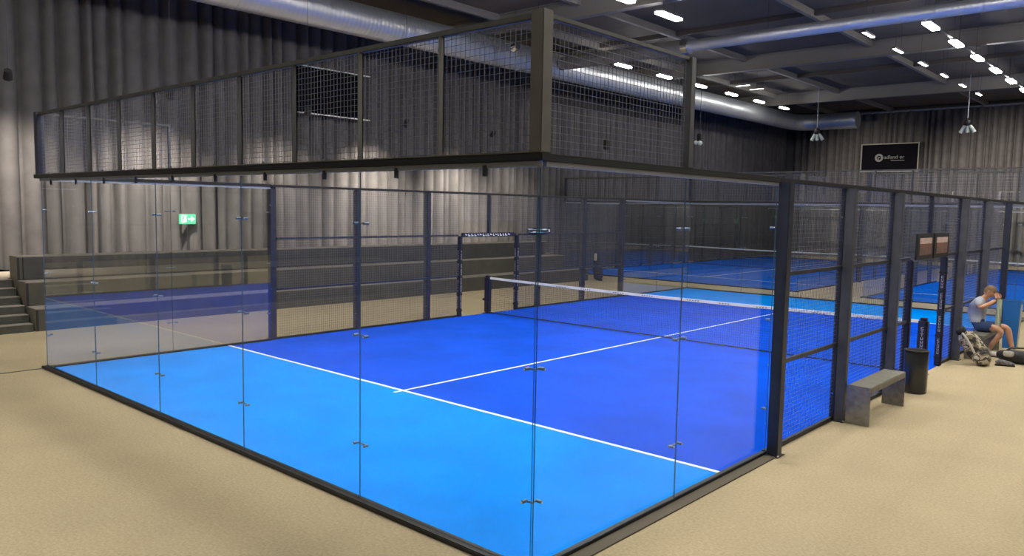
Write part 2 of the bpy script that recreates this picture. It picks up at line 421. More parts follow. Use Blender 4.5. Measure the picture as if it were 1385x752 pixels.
def court(cx, y0, who, near=False, dark=False):
    """padel court: x from cx-10 to cx, y from y0 to y0+20"""
    x0, x1, y1 = cx-10, cx, y0+20
    # playing surface (setting)
    base = MB(); base.box((x0, y0, 0), (x1, y1, .006), M['mid_turf'] if dark else M['dark_turf']); o = struct(base, 'court_turf')
    def sub(name, a, c, mat):
        m = MB(); m.box(a, c, mat); q = m.build(name); q.parent = o; return q
    if not dark:
        sub('end_zone', (x0, y0, .006), (x1, y0+3.0, .008), M['light_turf'])
        sub('end_zone', (x0, y1-3.0, .006), (x1, y1, .008), M['light_turf'])
    for yy in (y0+3.0, y1-3.05): sub('court_line', (x0+.02, yy, .008), (x1-.02, yy+.055, .011), M['line'])
    sub('court_line', (cx-5.025, y0+2.86, .0085), (cx-4.975, y1-2.86, .0115), M['line'])
    # kerbs
    kb = [((x0-.07, y0-.06, 0), (x1+.07, y0+.05, .04), 'near end'), ((x0-.07, y1-.05, 0), (x1+.07, y1+.06, .04), 'far end'),
          ((x0-.008, y0+.05, 0), (x0+.05, y0+3.93, .04), 'near left corner'), ((x1-.05, y0+.05, 0), (x1+.008, y0+3.93, .04), 'near right corner'),
          ((x0-.008, y1-3.93, 0), (x0+.05, y1-.05, .04), 'far left corner'), ((x1-.05, y1-3.93, 0), (x1+.008, y1-.05, .04), 'far right corner')]
    for a, c, nm in kb:
        T = Thing('kerb', 'low black steel kerb under the glass, %s of the %s' % (nm, who), 'kerb', ((a[0]+c[0])/2, (a[1]+c[1])/2, 0), 'kerbs of the ' + who)
        m = MB(); m.bevbox(a, c, M['kerb'], .008); T.part(m, 'channel')
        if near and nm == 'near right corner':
            m = MB(); m.box((x1+.010, y0+.06, 0), (x1+.13, y0+3.93, .012), M['kerb_shade']); T.part(m, 'shade_strip', label='grey brown plate outside the kerb')  # thin brown strip stands in for the shade beside the kerb
    # glass
    g = 'glass panels of the ' + who
    zt = H3 - .045
    for yy, nm in ((y0, 'near end'), (y1, 'far end')):
        for i in range(5):
            a = x0 + 2*i + .002; c = a + 1.996
            if i == 0: a += .008
            if i == 4: c -= .008
            glass_panel('clear glass panel, %s wall of the %s, %s from left' % (nm, who, ORD[i]),
                        (a, yy, .04), (c, yy, zt), 'y', g, near)
    for xx, nm in ((x0, 'left'), (x1, 'right')):
        for ya, nn in ((y0, 'near'), (y1-4, 'far')):
            for i in range(2):
                a = ya + 2*i + .002; c = a + 1.996
                if i == 1 and nn == 'near': c = ya + 3.93
                if i == 0 and nn == 'far': a = ya + .07
                if i == 0 and nn == 'near': a += .01
                glass_panel('clear glass panel, %s side of the %s, %s of its %s pair' % (nm, who, ORD[i], nn),
                            (xx, a, .04), (xx, c, zt), 'x', g, near, 'glass_mirror' if near and nm == 'left' else 'glass')
    # upper mesh on the two end walls
    for yy, nm, sgn in ((y0, 'near end', -1), (y1, 'far end', 1)):
        T = Thing('mesh_fence', 'wire mesh fence on top of the %s glass, %s' % (nm, who), 'fence', (cx-5, yy, H3), 'upper mesh fences of the ' + who)
        m = MB(); m.bevbox((x0-.16, yy-.05, H3), (x1+.06, yy+.05, H3+.055), M['rail'], .006)
        m.box((x0-.14, yy-.055, H3+.055), (x1+.055, yy-.035, H3+.065), M['bronze']); T.part(m, 'bottom_rail')  # lighter edge strip stands in for light catching the rail top
        m = MB(); m.bevbox((x0+.01, yy-.02, H3-.04), (x1-.01, yy+.02, H3), M['channel'], .004); T.part(m, 'glass_channel', label='grey channel along the glass top')
        m = MB(); m.bevbox((x0-.03, yy-.025, H4-.045), (x1+.03, yy+.025, H4), M['dkbronze'], .005); T.part(m, 'top_rail')
        for i in range(11):
            xx = x0 + i
            w = .027
            m = MB()
            if i in (0, 10):
                s_ = -1 if i == 0 else 1
                m.bevbox((xx-.055, yy-.055, H3+.055), (xx+.055, yy+.055, H4+.01), M['bronze'] if i else M['steel'], .006)
            else:
                pm = M['bronze'] if i >= 8 else M['dkbronze']
                m.box((xx-w, yy-.002, H3+.055), (xx+w, yy+.008, H4-.045), pm)
                m.box((xx+w-.008, yy-.045, H3+.055), (xx+w, yy+.008, H4-.045), pm)
            p = T.part(m, 'post')
            if near and 0 < i < 10 and nm == 'near end':
                m = MB()
                for zz in (H3+.12, H3+.5, H4-.14):
                    m = MB(); m.cyl((xx-.012, yy-.014, zz), (xx-.012, yy-.002, zz), .012, M['chrome'], 8); T.part(m, 'bolt', p)
        if near or nm == 'near end':
            for i in range(10):
                m = MB(); wire_mesh(m, (x0+i, H3+.03), (x0+i+1, H4-.02), yy+.012, .05 if near else .1, .0016 if near else .004, 'x'); T.part(m, 'mesh_panel')
        if near and nm == 'near end':
            for i in range(10):
                m = MB(); xx = x0 + i + .5
                m.cyl((xx, yy-.035, H3+.055), (xx, yy-.035, H3+.085), .009, M['chrome'], 8); T.part(m, 'bolt')
                m = MB(); m.box((xx-.015, yy-.03, H3-.10), (xx+.015, yy-.007, H3-.02), M['steel']); T.part(m, 'bracket')
    # upper mesh on the sides at the corners
    for xx, nm in ((x0, 'left'), (x1, 'right')):
        for ya, nn in ((y0, 'near'), (y1-2, 'far')):
            if not near and nn == 'far': continue
            T = Thing('mesh_fence', 'short wire mesh fence above the %s corner glass, %s side, %s' % (nn, nm, who), 'fence', (xx, ya+1, H3), 'upper mesh fences of the ' + who)
            ys, ye = (ya+.06, ya+2) if nn == 'near' else (ya, ya+1.94)
            m = MB(); m.bevbox((xx-.02, ys, H4-.035), (xx+.02, ye, H4), M['dkbronze'], .005); T.part(m, 'top_rail')
            yr = (ya+.06, ya+3.93) if nn == 'near' else (ya-1.93, ya+1.94)
            m = MB(); m.bevbox((xx-.03, yr[0], H3), (xx+.03, yr[1], H3+.05), M['rail'], .004)
            m.box((xx-.032, yr[0], H3+.05), (xx+.032, yr[1], H3+.055), M['dkbronze']); T.part(m, 'bottom_rail')
            ee = ya+2 if nn == 'near' else ya; m = MB(); m.box((xx-.015, yr[0], H3-.035), (xx+.015, yr[1], H3), M['channel']); T.part(m, 'glass_channel', label='grey channel along the glass top')
            m = MB(); hw = .04 if nm == 'right' else .022; m.bevbox((xx-hw, ee-hw, H3+.055), (xx+hw, ee+hw, H4), M['post'], .005); T.part(m, 'post')
            m = MB(); wire_mesh(m, (ys, H3+.055), (ye, H4-.04), xx-.012, .05 if near else .1, .0016 if near else .004, 'y'); T.part(m, 'mesh_panel')
    # side fences: posts at 4,6,8,(10 above the opening),12,14,16
    for xx, nm, sg in ((x0, 'left', -1), (x1, 'right', 1)):
        T = Thing('mesh_fence', 'long wire mesh fence with dark posts, %s side of the %s' % (nm, who), 'fence', (xx, y0+10, 0), 'side fences of the ' + who)
        for yy in (4, 6, 8, 12, 14, 16):
            m = MB(); ya = y0 + yy
            xa, xb = sorted((xx+sg*.012, xx+sg*.135))
            if yy in (4, 16): m.bevbox((xa, ya-.06, .0), (xb, ya+.06, H3), M['steel'], .006)
            else:
                m.bevbox((xa, ya-.045, .0), (xb, ya+.045, H3), M['post'], .006)
                m.box((xx-.045, ya-.05, .04), (xx+.012, ya+.05, H3), M['steel'])
            m.box((min(xx+sg*.02, xx+sg*.155), ya-.09, 0), (max(xx+sg*.02, xx+sg*.155), ya+.09, .012), M['steel'])
            p = T.part(m, 'post')
            if near:
                for zz in (.35, 1.0, 1.96, 2.6):
                    m = MB(); m.cyl((xx-.01, ya-.062, zz), (xx-.01, ya-.05, zz), .012, M['chrome'], 8); T.part(m, 'bolt', p)
                m = MB(); m.cyl((xx+sg*.145, ya-.07, .012), (xx+sg*.145, ya-.07, .03), .014, M['chrome'], 8); T.part(m, 'bolt', p)
        m = MB(); m.box((xx-.035, y0+9.965, 2.0), (xx+.035, y0+10.035, H3), M['steel']); T.part(m, 'post', label='short dark post above the entrance')
        m = MB(); m.bevbox((xx-.03, y0+3.94, H3), (xx+.03, y1-3.94, H3+.045), M['rail'], .004)
        m.box((xx-.032, y0+3.94, H3+.045), (xx+.032, y1-3.94, H3+.05), M['dkbronze']); T.part(m, 'top_rail')
        for ya, yb in ((3.94, 8.94), (11.12, 16.06)):
            m = MB(); m.bevbox((xx-.05, y0+ya, 0), (xx+.01, y0+yb, .045), M['kerb'], .008); T.part(m, 'kerb')
        for ya, yb in ((4, 8), (12, 16)):
            spans = ((4.06, 5.95), (6.05, 7.95), (8.05, 8.93)) if ya == 4 else ((11.12, 11.95), (12.05, 13.95), (14.05, 15.94))
            for sa, sb in spans:
                for zz in (.99, 1.97):
                    m = MB(); m.box((xx-.02, y0+sa, zz-.022), (xx+.02, y0+sb, zz+.022), M['steel']); T.part(m, 'cross_rail')
                m = MB(); wire_mesh(m, (y0+sa, .06), (y0+sb, H3), xx-.02*sg, .05 if near else .1, .0016 if near else .004, 'y'); T.part(m, 'mesh_panel')
        m = MB(); wire_mesh(m, (y0+9, 2.32), (y0+11.05, H3), xx-.02*sg, .05 if near else .1, .0016 if near else .004, 'y'); T.part(m, 'mesh_panel')
        if not near: continue
        # padded door posts
        for yy, w2 in ((9.0, 'nearer'), (11.06, 'farther')):
            P = Thing('door_post', 'slim navy padded entrance post, %s side of the near court, %s one' % (nm, w2),
                      'post', (xx, yy, 0), 'padded entrance posts')
            m = MB(); m.bevbox((xx-.055, yy-.05, .0), (xx+.055, yy+.05, 1.95), M['pad'], .02); pd = P.part(m, 'pad')
            for zz in (.16, .55, .96, 1.33, 1.66):
                m = MB(); m.bevbox((xx-.061, yy-.056, zz-.022), (xx+.061, yy+.056, zz+.022), M['black'], .01); P.part(m, 'strap')
            for za, zb in ((.22, .50), (.62, .90), (1.02, 1.28), (1.39, 1.60)):
                if nm == 'right' and w2 == 'nearer': continue
                lettering(P, pd, xx, yy-.05, za, zb, (0, -1), .034, M['pale_print'])
                if nm == 'left': lettering(P, pd, xx+.055, yy, za, zb, (1, 0), .034, M['pale_print'])
        if nm == 'right':
            for ya, yb, w2 in ((9.12, 9.92, 'nearer'), (10.1, 10.92, 'farther')):
                P = Thing('entrance_sign', 'small framed red and white picture board over the right entrance, %s one' % w2, 'sign', (xx, (ya+yb)/2, 2.0), 'picture boards over the right entrance')
                m = MB(); m.bevbox((xx+.04, ya-.06, 1.95), (xx+.072, yb+.06, 2.36), M['black'], .006); P.part(m, 'frame')
                m = MB(); m.box((xx+.072, ya+.06, 2.02), (xx+.078, yb-.06, 2.2), M['photo1']); m.box((xx+.072, ya+.06, 2.2), (xx+.078, yb-.06, 2.29), M['photo2']); P.part(m, 'picture')
        else:
            P = Thing('lintel_banner', 'narrow navy banner with white print over the left entrance', 'banner', (xx, 10, 1.95))
            m = MB(); m.bevbox((xx-.03, 9.05, 1.93), (xx+.03, 11.0, 2.03), M['pad'], .01); bd = P.part(m, 'cloth')
            m = MB(); rnd = random.Random(5); u = 9.15
            while u < 10.7:
                w = rnd.uniform(.04, .08); h0 = rnd.choice((0, .02))
                m.box((xx+.03, u, 1.95+h0), (xx+.034, u+w*.35, 2.01), M['white'])
                m.box((xx+.03, u+w*.35, 1.95+h0), (xx+.034, u+w, 1.968+h0), M['white']); u += w + .035
            P.part(m, 'lettering', bd)
            P = Thing('side_sign', 'small pale and teal sign on the left fence beside the entrance', 'sign', (xx, 11.8, 1.98))
            m = MB(); m.bevbox((xx+.14, 11.35, 1.98), (xx+.17, 12.25, 2.15), M['pad'], .01); P.part(m, 'board')
            m = MB(); m.box((xx+.17, 11.42, 2.02), (xx+.174, 11.62, 2.1), M['white']); m.box((xx+.17, 11.68, 2.01), (xx+.174, 11.98, 2.11), M['orange']); m.box((xx+.17, 12.04, 2.03), (xx+.174, 12.2, 2.1), M['white']); P.part(m, 'print')
            m = MB(); m.box((xx-.02, 11.7, 2.03), (xx+.14, 11.76, 2.08), M['steel']); P.part(m, 'bracket')
    # net
    yn = y0 + 10
    T = Thing('tennis_net', 'low dark net with white top band across the %s' % who, 'net', (cx-5, yn, 0))
    n = 40; top = []
    for i in range(n+1):
        u = i/n; xx = x0 + .08 + (9.84)*u; top.append((xx, .88 + .04*(2*u-1)**2))
    m = MB()
    vs = []; fs = []
    for (xx, z) in top:
        vs += [(xx, yn-.012, z-.055), (xx, yn+.012, z-.055), (xx, yn+.012, z), (xx, yn-.012, z)]
    for i in range(n):
        a = 4*i
        for j in range(4): fs.append((a+j, a+4+j, a+4+(j+1) % 4, a+(j+1) % 4))
    m.add(vs, fs, M['tape']); tp = T.part(m, 'tape')
    if near:
        m = MB(); rnd = random.Random(9); u = .5
        while u < 9.5:
            xx = x0 + u
            for q in range(rnd.randrange(3, 6)):
                m.box((xx+q*.06, yn-.0145, .845), (xx+q*.06+.035, yn-.0125, .862), M['grey_print'])
            u += rnd.uniform(.7, 1.1)
        T.part(m, 'tape_print', tp)
    m = MB(); r = .0014 if near else .003; stp = .045 if near else .12
    nv = int(9.88/stp)
    for i in range(nv+1):
        xx = x0+.08 + 9.84*i/nv; u = i/nv; z = .83 + .04*(2*u-1)**2
        m.box((xx-r, yn-r, .03), (xx+r, yn+r, z), M['netcord'])
    nh = int(.8/stp)
    for j in range(nh+1):
        z = .03 + .8*j/nh; m.box((x0+.08, yn-r, z-r), (x1-.08, yn+r, z+r), M['netcord'])
    T.part(m, 'net_mesh')
    m = MB(); m.cyl((x0+.08, yn, .03), (x1-.08, yn, .03), .014, M['netcord'], 6); T.part(m, 'bottom_cable')
    for xx, nm in ((x0, 'left'), (x1, 'right')):
        P = Thing('net_post', 'thick navy padded net post, %s end, on the %s' % (nm, who), 'post', (xx, yn, 0), 'net posts')
        m = MB(); m.bevbox((xx-.075, yn-.075, .012), (xx+.075, yn+.075, .93), M['pad'], .03); pd = P.part(m, 'pad')
        m = MB(); m.bevbox((xx-.055, yn-.055, .93), (xx+.055, yn+.055, .955), M['black'], .012); P.part(m, 'cap')
        m = MB(); m.box((xx-.1, yn-.1, 0), (xx+.1, yn+.1, .012), M['black']); P.part(m, 'base_plate')
        if near:
            if nm == 'right': lettering(P, pd, xx+.0, yn-.075, .42, .80, (0, -1), .042, M['pale_print'])
            m = MB(); m.cyl((xx-.075, yn-.05, .35), (xx-.115, yn-.05, .35), .03, M['black'], 10); P.part(m, 'winch_knob')
            m = MB(); m.cyl((xx+.075, yn-.05, .10), (xx+.11, yn-.05, .10), .03, M['black'], 10); P.part(m, 'winch_knob')

court(0.0, 0.0, 'near court', near=True)
court(-6.9, 21.9, 'left far court', dark=True)
court(5.25, 21.9, 'right far court', dark=True)

# ------------------------------------------------------------------ bleachers, deck, steps
T = Thing('bleachers', 'dark three-tier bleachers in front of the left curtain', 'bleachers', (-14.4, 9.8, 0))
ye = 18.7
tiers = ((-13.95, .455, 19.6), (-14.5, .95, 18.75), (-15.02, 1.45, 18.35))
for i, (xf, z, yq) in enumerate(tiers):
    xb = (-14.5, -15.02, -15.5)[i]
    m = MB()
    m.box((xb, 1.04, 0), (xf, yq, z-.02), M['bleach'], mats={'-y': M['ply'], '+y': M['bleach']})
    tr = T.part(m, 'tier')
    m = MB(); m.bevbox((xb-.005, 1.035, z-.02), (xf+.012, yq+.01, z), M['ply'], .005); T.part(m, 'seat_edge', tr)
    m = MB(); m.box((xf, 1.05, z-.5 if i else .0), (xf+.006, 1.09, z-.02), M['black']); T.part(m, 'end_trim', tr)
for ya, yb in ((1.15, 2.96), (3.68, 18.2)):
    m = MB(); m.bevbox((-15.02, ya, .965), (-14.985, yb, 1.425), M['bleach_d'], .005); T.part(m, 'back_panel', label='charcoal panel on the top tier')
m = MB(); m.box((-17.4, YF+.1, 0), (-15.5, 19.3, .96), M['bleach'], mats={'+z': M['deck']}); m.box((-15.5, YF+.1, 0), (-15.31, .98, .96), M['bleach'], mats={'+z': M['deck']})
tag(m.build('deck'), 'raised deck with pale top behind the bleachers and steps', 'platform')
T = Thing('steps', 'dark six-riser steps at the near end of the bleachers', 'steps', (-14.4, -.6, 0))
for i in range(6):
    m = MB(); xf = -13.97 - .25*i
    m.box((-15.3, -2.6, .16*i), (xf, 1.0, .16*(i+1)-.012), M['step'])
    m.bevbox((xf-.25 if i < 5 else -15.3, -2.6, .16*(i+1)-.012), (xf+.012, 1.0, .16*(i+1)), M['ply'], .003)
    T.part(m, 'step')

# tall navy bag at the far end of the bleachers
T = Thing('sports_bag', 'tall navy bag with white patch standing at the far end of the bleachers', 'bag', (-13.75, 20.0, 0))
m = MB(); m.tube([(-13.72, 20, .02), (-13.76, 20, .1), (-13.8, 20, .35), (-13.83, 20, .7), (-13.85, 20, .95), (-13.86, 20, 1.08), (-13.86, 20, 1.14)], [.1, .17, .2, .17, .15, .11, .04], M['navybag'], 14); bd = T.part(m, 'body')
m = MB(); m.bevbox((-13.86, 19.82, .75), (-13.74, 19.85, 1.02), M['bagwhite'], .01); T.part(m, 'patch', bd)
m = MB(); m.tube([(-13.74, 19.86, .12), (-13.62, 19.86, .03), (-13.5, 19.88, .03)], [.05, .045, .03], M['bagblack'], 8); T.part(m, 'foot')
m = MB(); m.tube([(-13.7, 19.84, .95), (-13.62, 19.82, .6), (-13.66, 19.84, .25)], .018, M['bagblack'], 8); T.part(m, 'shoulder_strap')

# ------------------------------------------------------------------ ceiling ducts
def elbow(c0, r, a0, a1, z, n=8):
    return [(c0[0]+r*math.cos(a0+(a1-a0)*i/n), c0[1]+r*math.sin(a0+(a1-a0)*i/n), z) for i in range(n+1)]
T = Thing('ventilation_duct', 'large round silver duct running along the left wall under the ceiling', 'duct', (-15.4, 17, 8.0))
m = MB(); pts = [(-15.4, YF+.2, 8.0)] + [(-15.4, y, 8.0) for y in range(-8, 41, 4)] + [(-15.4, 40.6, 8.0)] 
m.tube(pts, .46, M['duct'], 40); T.part(m, 'pipe')
for y in (1.0, 3.6, 6.2, 8.8, 11.4, 14.0, 16.6, 22, 26, 30, 34, 38):
    m = MB(); m.cyl((-15.4, y-.03, 8.0), (-15.4, y+.03, 8.0), .468, M['duct'], 40); T.part(m, 'collar')
for y in (2.3, 10.1, 18, 25, 33):
    m = MB(); m.cyl((-15.4, y, 8.46), (-15.4, y, ZC-.0), .008, M['steel'], 6); T.part(m, 'hanger')
T = Thing('ventilation_duct', 'short round silver duct with bend at the far left corner of the ceiling', 'duct', (-13.6, 41.6, 8.0))
m = MB(); m.tube([(-15.4, 40.65, 8.0)] + elbow((-14.3, 41.0), 1.1, PI, PI/2, 8.0) + [(-12.0, 42.1, 8.0)], .46, M['ductx'], 40); T.part(m, 'pipe')
m = MB(); m.cyl((-12.02, 42.1, 8.0), (-11.96, 42.1, 8.0), .47, M['ductx'], 40); T.part(m, 'end_cap')
m = MB(); m.cyl((-13, 42.1, 8.46), (-13, 42.1, ZC), .008, M['steel'], 6); T.part(m, 'hanger')
T = Thing('ventilation_duct', 'narrower silver spiral duct crossing the hall under the ceiling', 'duct', (-2, 18.9, 8.0))
m = MB(); m.tube([(-14.92, 18.9, 8.0), (-9.75, 18.9, 8.0)], .24, M['beam'], 28); T.part(m, 'sleeve', label='dull grey first section of the duct')
m = MB(); m.tube([(-9.75, 18.9, 8.0)] + [(x, 18.9, 8.0) for x in range(-9, 13, 2)] + [(XR-.3, 18.9, 8.0)], .18, M['ductx'], 28); T.part(m, 'pipe')
m = MB(); m.cyl((-9.85, 18.9, 8.0), (-9.6, 18.9, 8.0), .26, M['chrome'], 28); T.part(m, 'collar')
for x in (-7, -1, 5):
    m = MB(); m.cyl((x, 18.9, 8.18), (x, 18.9, ZC), .006, M['steel'], 6); T.part(m, 'hanger')

# ------------------------------------------------------------------ lamps
def lamp(x, y, label, group, slim=False, z=8.0, w=.13, l=.62, deep=0):
    T = Thing('ceiling_lamp', label, 'lamp', (x, y, z+.1), group)
    if slim: w, l = .045, .42
    m = MB(); m.bevbox((x-w-.015, y-l-.02, z+.01+deep), (x+w+.015, y+l+.02, z+.08+deep), M['housing'], .012); T.part(m, 'housing')
    m = MB(); m.box((x-w, y-l, z), (x+w, y+l, z+.01+deep), M['lampdim'] if slim else M['lamp']); T.part(m, 'diffuser', label='glowing white lamp face')
    for yy in (-.3, .3):
        m = MB(); m.cyl((x, y+yy, z+.08+deep), (x, y+yy, ZC), .005, M['steel'], 6); T.part(m, 'hanger')
ys = [20.7 + 2.93*i for i in range(6)]
for i, y in enumerate(ys):
    lamp(-13.4, y, 'bright strip lamp beside the long silver duct, %s in its row' % ORD[i], 'lamps beside the duct', w=.075, l=.45, deep=.05)
    lamp(-2.95, y, 'bright strip lamp in the right-hand ceiling row, %s from the camera' % ORD[i], 'lamps of the right-hand row', w=.10, l=.52, deep=.04)
    lamp(-4.65, y, 'slim strip lamp in the thin middle ceiling row, %s from the camera' % ORD[i], 'slim lamps of the middle row', slim=True)
for y, l in ((10.4, 'just above the picture edge'), (12.8, 'cut by the picture top edge'), (15.2, 'above the near court, whole in view')):
    lamp(-8.2, y, 'bright strip lamp over the near court, ' + l, 'lamps over the near court', w=.11, l=.55, deep=.04)
for i, (x, y) in enumerate(((-11.9, 27.5), (-11.83, 28.7))):
    T = Thing('ceiling_lamp', 'small dim strip lamp near the far duct, %s one' % ('nearer', 'farther')[i], 'lamp', (x, y, 8.0), 'small dim lamps')
    m = MB(); m.bevbox((x-.3, y-.06, 8.03), (x+.3, y+.06, 8.09), M['housing'], .01); T.part(m, 'housing')
    m = MB(); m.box((x-.3, y-.05, 8.02), (x+.3, y+.05, 8.03), M['spotface']); T.part(m, 'diffuser')
    m = MB(); m.cyl((x, y, 8.09), (x, y, ZC), .005, M['steel'], 6); T.part(m, 'hanger')
added_lamps = [(x, 1.5) for x in (-10.4, -8.4, -6.4, -4.4, -2.4, -.4, 1.6)] + [(x, 6.8) for x in (-7.9, -5.2, -2.6, 0.0, 2.6)] + [(x, 11.4) for x in (-3.0, -.6, 1.8, 4.2)]  # unseen lamps added to light the near court, carpet and curtains
added_lamps += [(x, 15.0) for x in (-1.5, .8, 4.6)] + [(x, y) for x in (4.6,) for y in (19, 23, 27, 31, 35)] + [(9.5, 16)] + [(-12.4, -2.8), (-7, -4.6), (4.6, -2.5)]
for i, (x, y) in enumerate(added_lamps):
    lamp(x, y, 'added strip lamp above the picture, %.1f m along and %.1f m across the hall' % (y + 12, x + 18), 'added lamps above the picture frame', deep=.05)
T = Thing('lamp_trunking', 'thin dark rail joining the bright lamps of the right-hand row', 'lamp rail', (-2.95, 28, 8.1))
m = MB(); m.box((-2.99, 19.5, 8.09), (-2.91, 37, 8.13), M['housing']); T.part(m, 'rail')
for y in (20, 24, 28, 32, 36):
    m = MB(); m.cyl((-2.95, y, 8.13), (-2.95, y, ZC), .006, M['steel'], 6); T.part(m, 'hanger')

# wall-washing spotlights on the curtain
def spot(x, y, z, tgt, power, label, group, size=70, drop=True, col=(1, .88, .70)):
    T = Thing('spotlight', label, 'spotlight', (x, y, z), group)
    d = (Vector(tgt) - Vector((x, y, z))).normalized(); p = Vector((x, y, z))
    m = MB(); m.cyl(p - d*.12, p + d*.08, .07, M['black'], 16, r2=.09); T.part(m, 'can')
    m = MB(); m.cyl(p + d*.08, p + d*.083, .08, M['spotface'], 16); T.part(m, 'lens', label='glowing spot lens')
    m = MB(); m.cyl((x, y, z+.06), (x, y, ZC), .005, M['steel'], 8); T.part(m, 'rod')
    l = bpy.data.lights.new('curtain_spot', 'SPOT'); l.energy = power; l.color = col; l.spot_size = math.radians(size); l.spot_blend = .9; l.shadow_soft_size = .08
    o = bpy.data.objects.new('spot_light', l); C.objects.link(o); o.location = p + d*.1
    o.rotation_euler = d.to_track_quat('-Z', 'Y').to_euler()
for i, (y, pw) in enumerate(((-2.8, 1200), (1.2, 1400), (4.5, 2200), (8.2, 1100), (11.6, 2500), (15.4, 2200), (18.4, 650))):
    spot(-14.8, y-.25, 5.12, (-17.4, y+.35, 2.5), pw, 'black ceiling spotlight aimed at the left curtain, %s along the row of them' % ORD[i], 'spotlights on the left curtain', 78)
for (x, y, z, nm) in ((-14.8, 21.75, 5.25, 'unlit dark spotlight hanging before the dim left curtain, the nearer'), (-14.8, 29.25, 6.1, 'pale spotlight hanging before the dim left curtain, the farther')):
    T = Thing('spotlight', nm, 'spotlight', (x, y, z), 'unlit spotlights')
    m = MB(); m.bevbox((x-.1, y-.1, z-.2), (x+.1, y+.1, z+.2), M['black'], .03); T.part(m, 'can')
    m = MB(); m.cyl((x, y, z+.2), (x, y, ZC), .012, M['black'], 8); T.part(m, 'rod')
    if y > 25:
        m = MB(); m.ball((x+.08, y-.1, z-.25), .12, M['palebin'], 12); T.part(m, 'lamp_head'); m = MB(); m.ball((x-.12, y-.1, z-.22), .1, M['palebin'], 12); T.part(m, 'lamp_head')
# pendant clusters before the far curtain
for (x, y, z, pw, nm) in ((-11.9, 36.0, 6.9, 500, 'three-headed pendant spotlight hanging left of the black banner'), (-5.15, 36.0, 6.95, 900, 'three-headed pendant spotlight hanging right of the black banner'), (1.2, 36.0, 6.95, 2600, 'three-headed pendant spotlight hanging at the far right')):
    T = Thing('pendant_spotlight', nm, 'spotlight', (x, y, z), 'pendant spotlights')
    m = MB(); m.cyl((x, y, z), (x, y, ZC), .022, M['track'], 8); T.part(m, 'rod')
    m = MB(); m.lathe([(.02, z+.12), (.12, z+.04), (.17, z-.18), (.05, z-.22)], x, y, M['black'], 16); T.part(m, 'canopy')
    for q, dx in enumerate((-.25, 0, .25)):
        m = MB(); m.cyl((x+dx*.4, y, z-.18), (x+dx*1.1, y+.1, z-.5), .06, M['palebin'], 12, r2=.09); T.part(m, 'lamp_head')
    l = bpy.data.lights.new('pendant_spot', 'SPOT'); l.energy = pw*5.5; l.color = (1, .89, .70); l.spot_size = math.radians(68); l.spot_blend = 1; l.shadow_soft_size = .1
    o = bpy.data.objects.new('pendant_light', l); C.objects.link(o); o.location = (x, y+.3, z-.62)
    o.rotation_euler = (Vector((x, YB, 3.2)) - o.location).to_track_quat('-Z', 'Y').to_euler()
# small fittings hanging by the duct junction
for (x, y, z, nm) in ((-13.6, 14.85, 7.75, 'small silver fitting hanging beside the big duct'), (-12.6, 14.8, 8.0, 'small round pale fitting hanging in front of the big duct')):
    T = Thing('ceiling_fitting', nm, 'fitting', (x, y, z))
    m = MB(); m.cyl((x-.1, y, z), (x+.1, y, z+.06), .13, M['chrome'], 14); T.part(m, 'ring')
    m = MB(); m.cyl((x, y, z+.13), (x, y, ZC), .008, M['steel'], 6); T.part(m, 'rod')

# ------------------------------------------------------------------ banners and exit sign
def text(T, parent, body, loc, rot, size, mat, name='lettering'):
    cu = bpy.data.curves.new('t', 'FONT'); cu.body = body; cu.size = size; cu.extrude = .004
    o = bpy.data.objects.new('t', cu); C.objects.link(o)
    bpy.context.view_layer.update()
    me = bpy.data.meshes.new_from_object(o.evaluated_get(bpy.context.evaluated_depsgraph_get()))
    bpy.data.objects.remove(o)
    mtx = Matrix.Translation(Vector(loc) - T.loc) @ rot
    me.transform(mtx); me.materials.clear(); me.materials.append(mat)
    q = bpy.data.objects.new(name, me); C.objects.link(q); q.parent = parent or T.o
    return q
T = Thing('banner', 'black framed banner with round grey logo on the far curtain', 'banner', (-11.15, 45.350, 5.3))
m = MB(); m.bevbox((-12.7, 45.370, 5.3), (-9.6, 45.430, 6.85), M['banner'], .01); pn = T.part(m, 'panel')
m = MB()
m.box((-12.76, 45.350, 5.24), (-9.54, 45.450, 5.31), M['palebin']); m.box((-12.76, 45.350, 6.84), (-9.54, 45.450, 6.9), M['beam'])
m.box((-12.76, 45.350, 5.31), (-12.70, 45.450, 6.84), M['beam']); m.box((-9.6, 45.350, 5.31), (-9.54, 45.450, 6.84), M['beam']); T.part(m, 'frame')
m = MB(); n = 28; vs = []; fs = []
for i in range(n):
    t = 2*PI*i/n
    for r in (.235, .125): vs.append((-11.72 + r*math.cos(t), 45.360, 6.06 + r*math.sin(t)))
fs = [(2*i, 2*i+1, 2*((i+1) % n)+1, 2*((i+1) % n)) for i in range(n)]
m.add(vs, fs, M['grey_print']); m.box((-11.79, 45.355, 5.93), (-11.73, 45.365, 6.1), M['grey_print']); m.box((-11.73, 45.355, 6.05), (-11.66, 45.365, 6.11), M['grey_print'])
T.part(m, 'logo', pn)
RX = Matrix.Rotation(PI/2, 4, 'X')
text(T, pn, 'adland er', (-11.44, 45.362, 5.99), RX, .30, M['grey_print'])
m = MB(); m.box((-11.05, 45.355, 5.87), (-10.3, 45.365, 5.90), M['grey_print']); T.part(m, 'underline', pn)
T = Thing('banner', 'plain black banner with pale edges on the left curtain behind the upper mesh', 'banner', (-17.2, 10.3, 5.35))
m = MB(); m.bevbox((-17.1, 9.1, 5.4), (-17.04, 11.45, 6.75), M['banner'], .008); T.part(m, 'panel')
m = MB(); m.box((-17.11, 9.1, 6.75), (-17.03, 11.75, 6.78), M['palebin']); m.box((-17.11, 9.1, 5.37), (-17.03, 11.75, 5.4), M['white']); T.part(m, 'edge_rail')
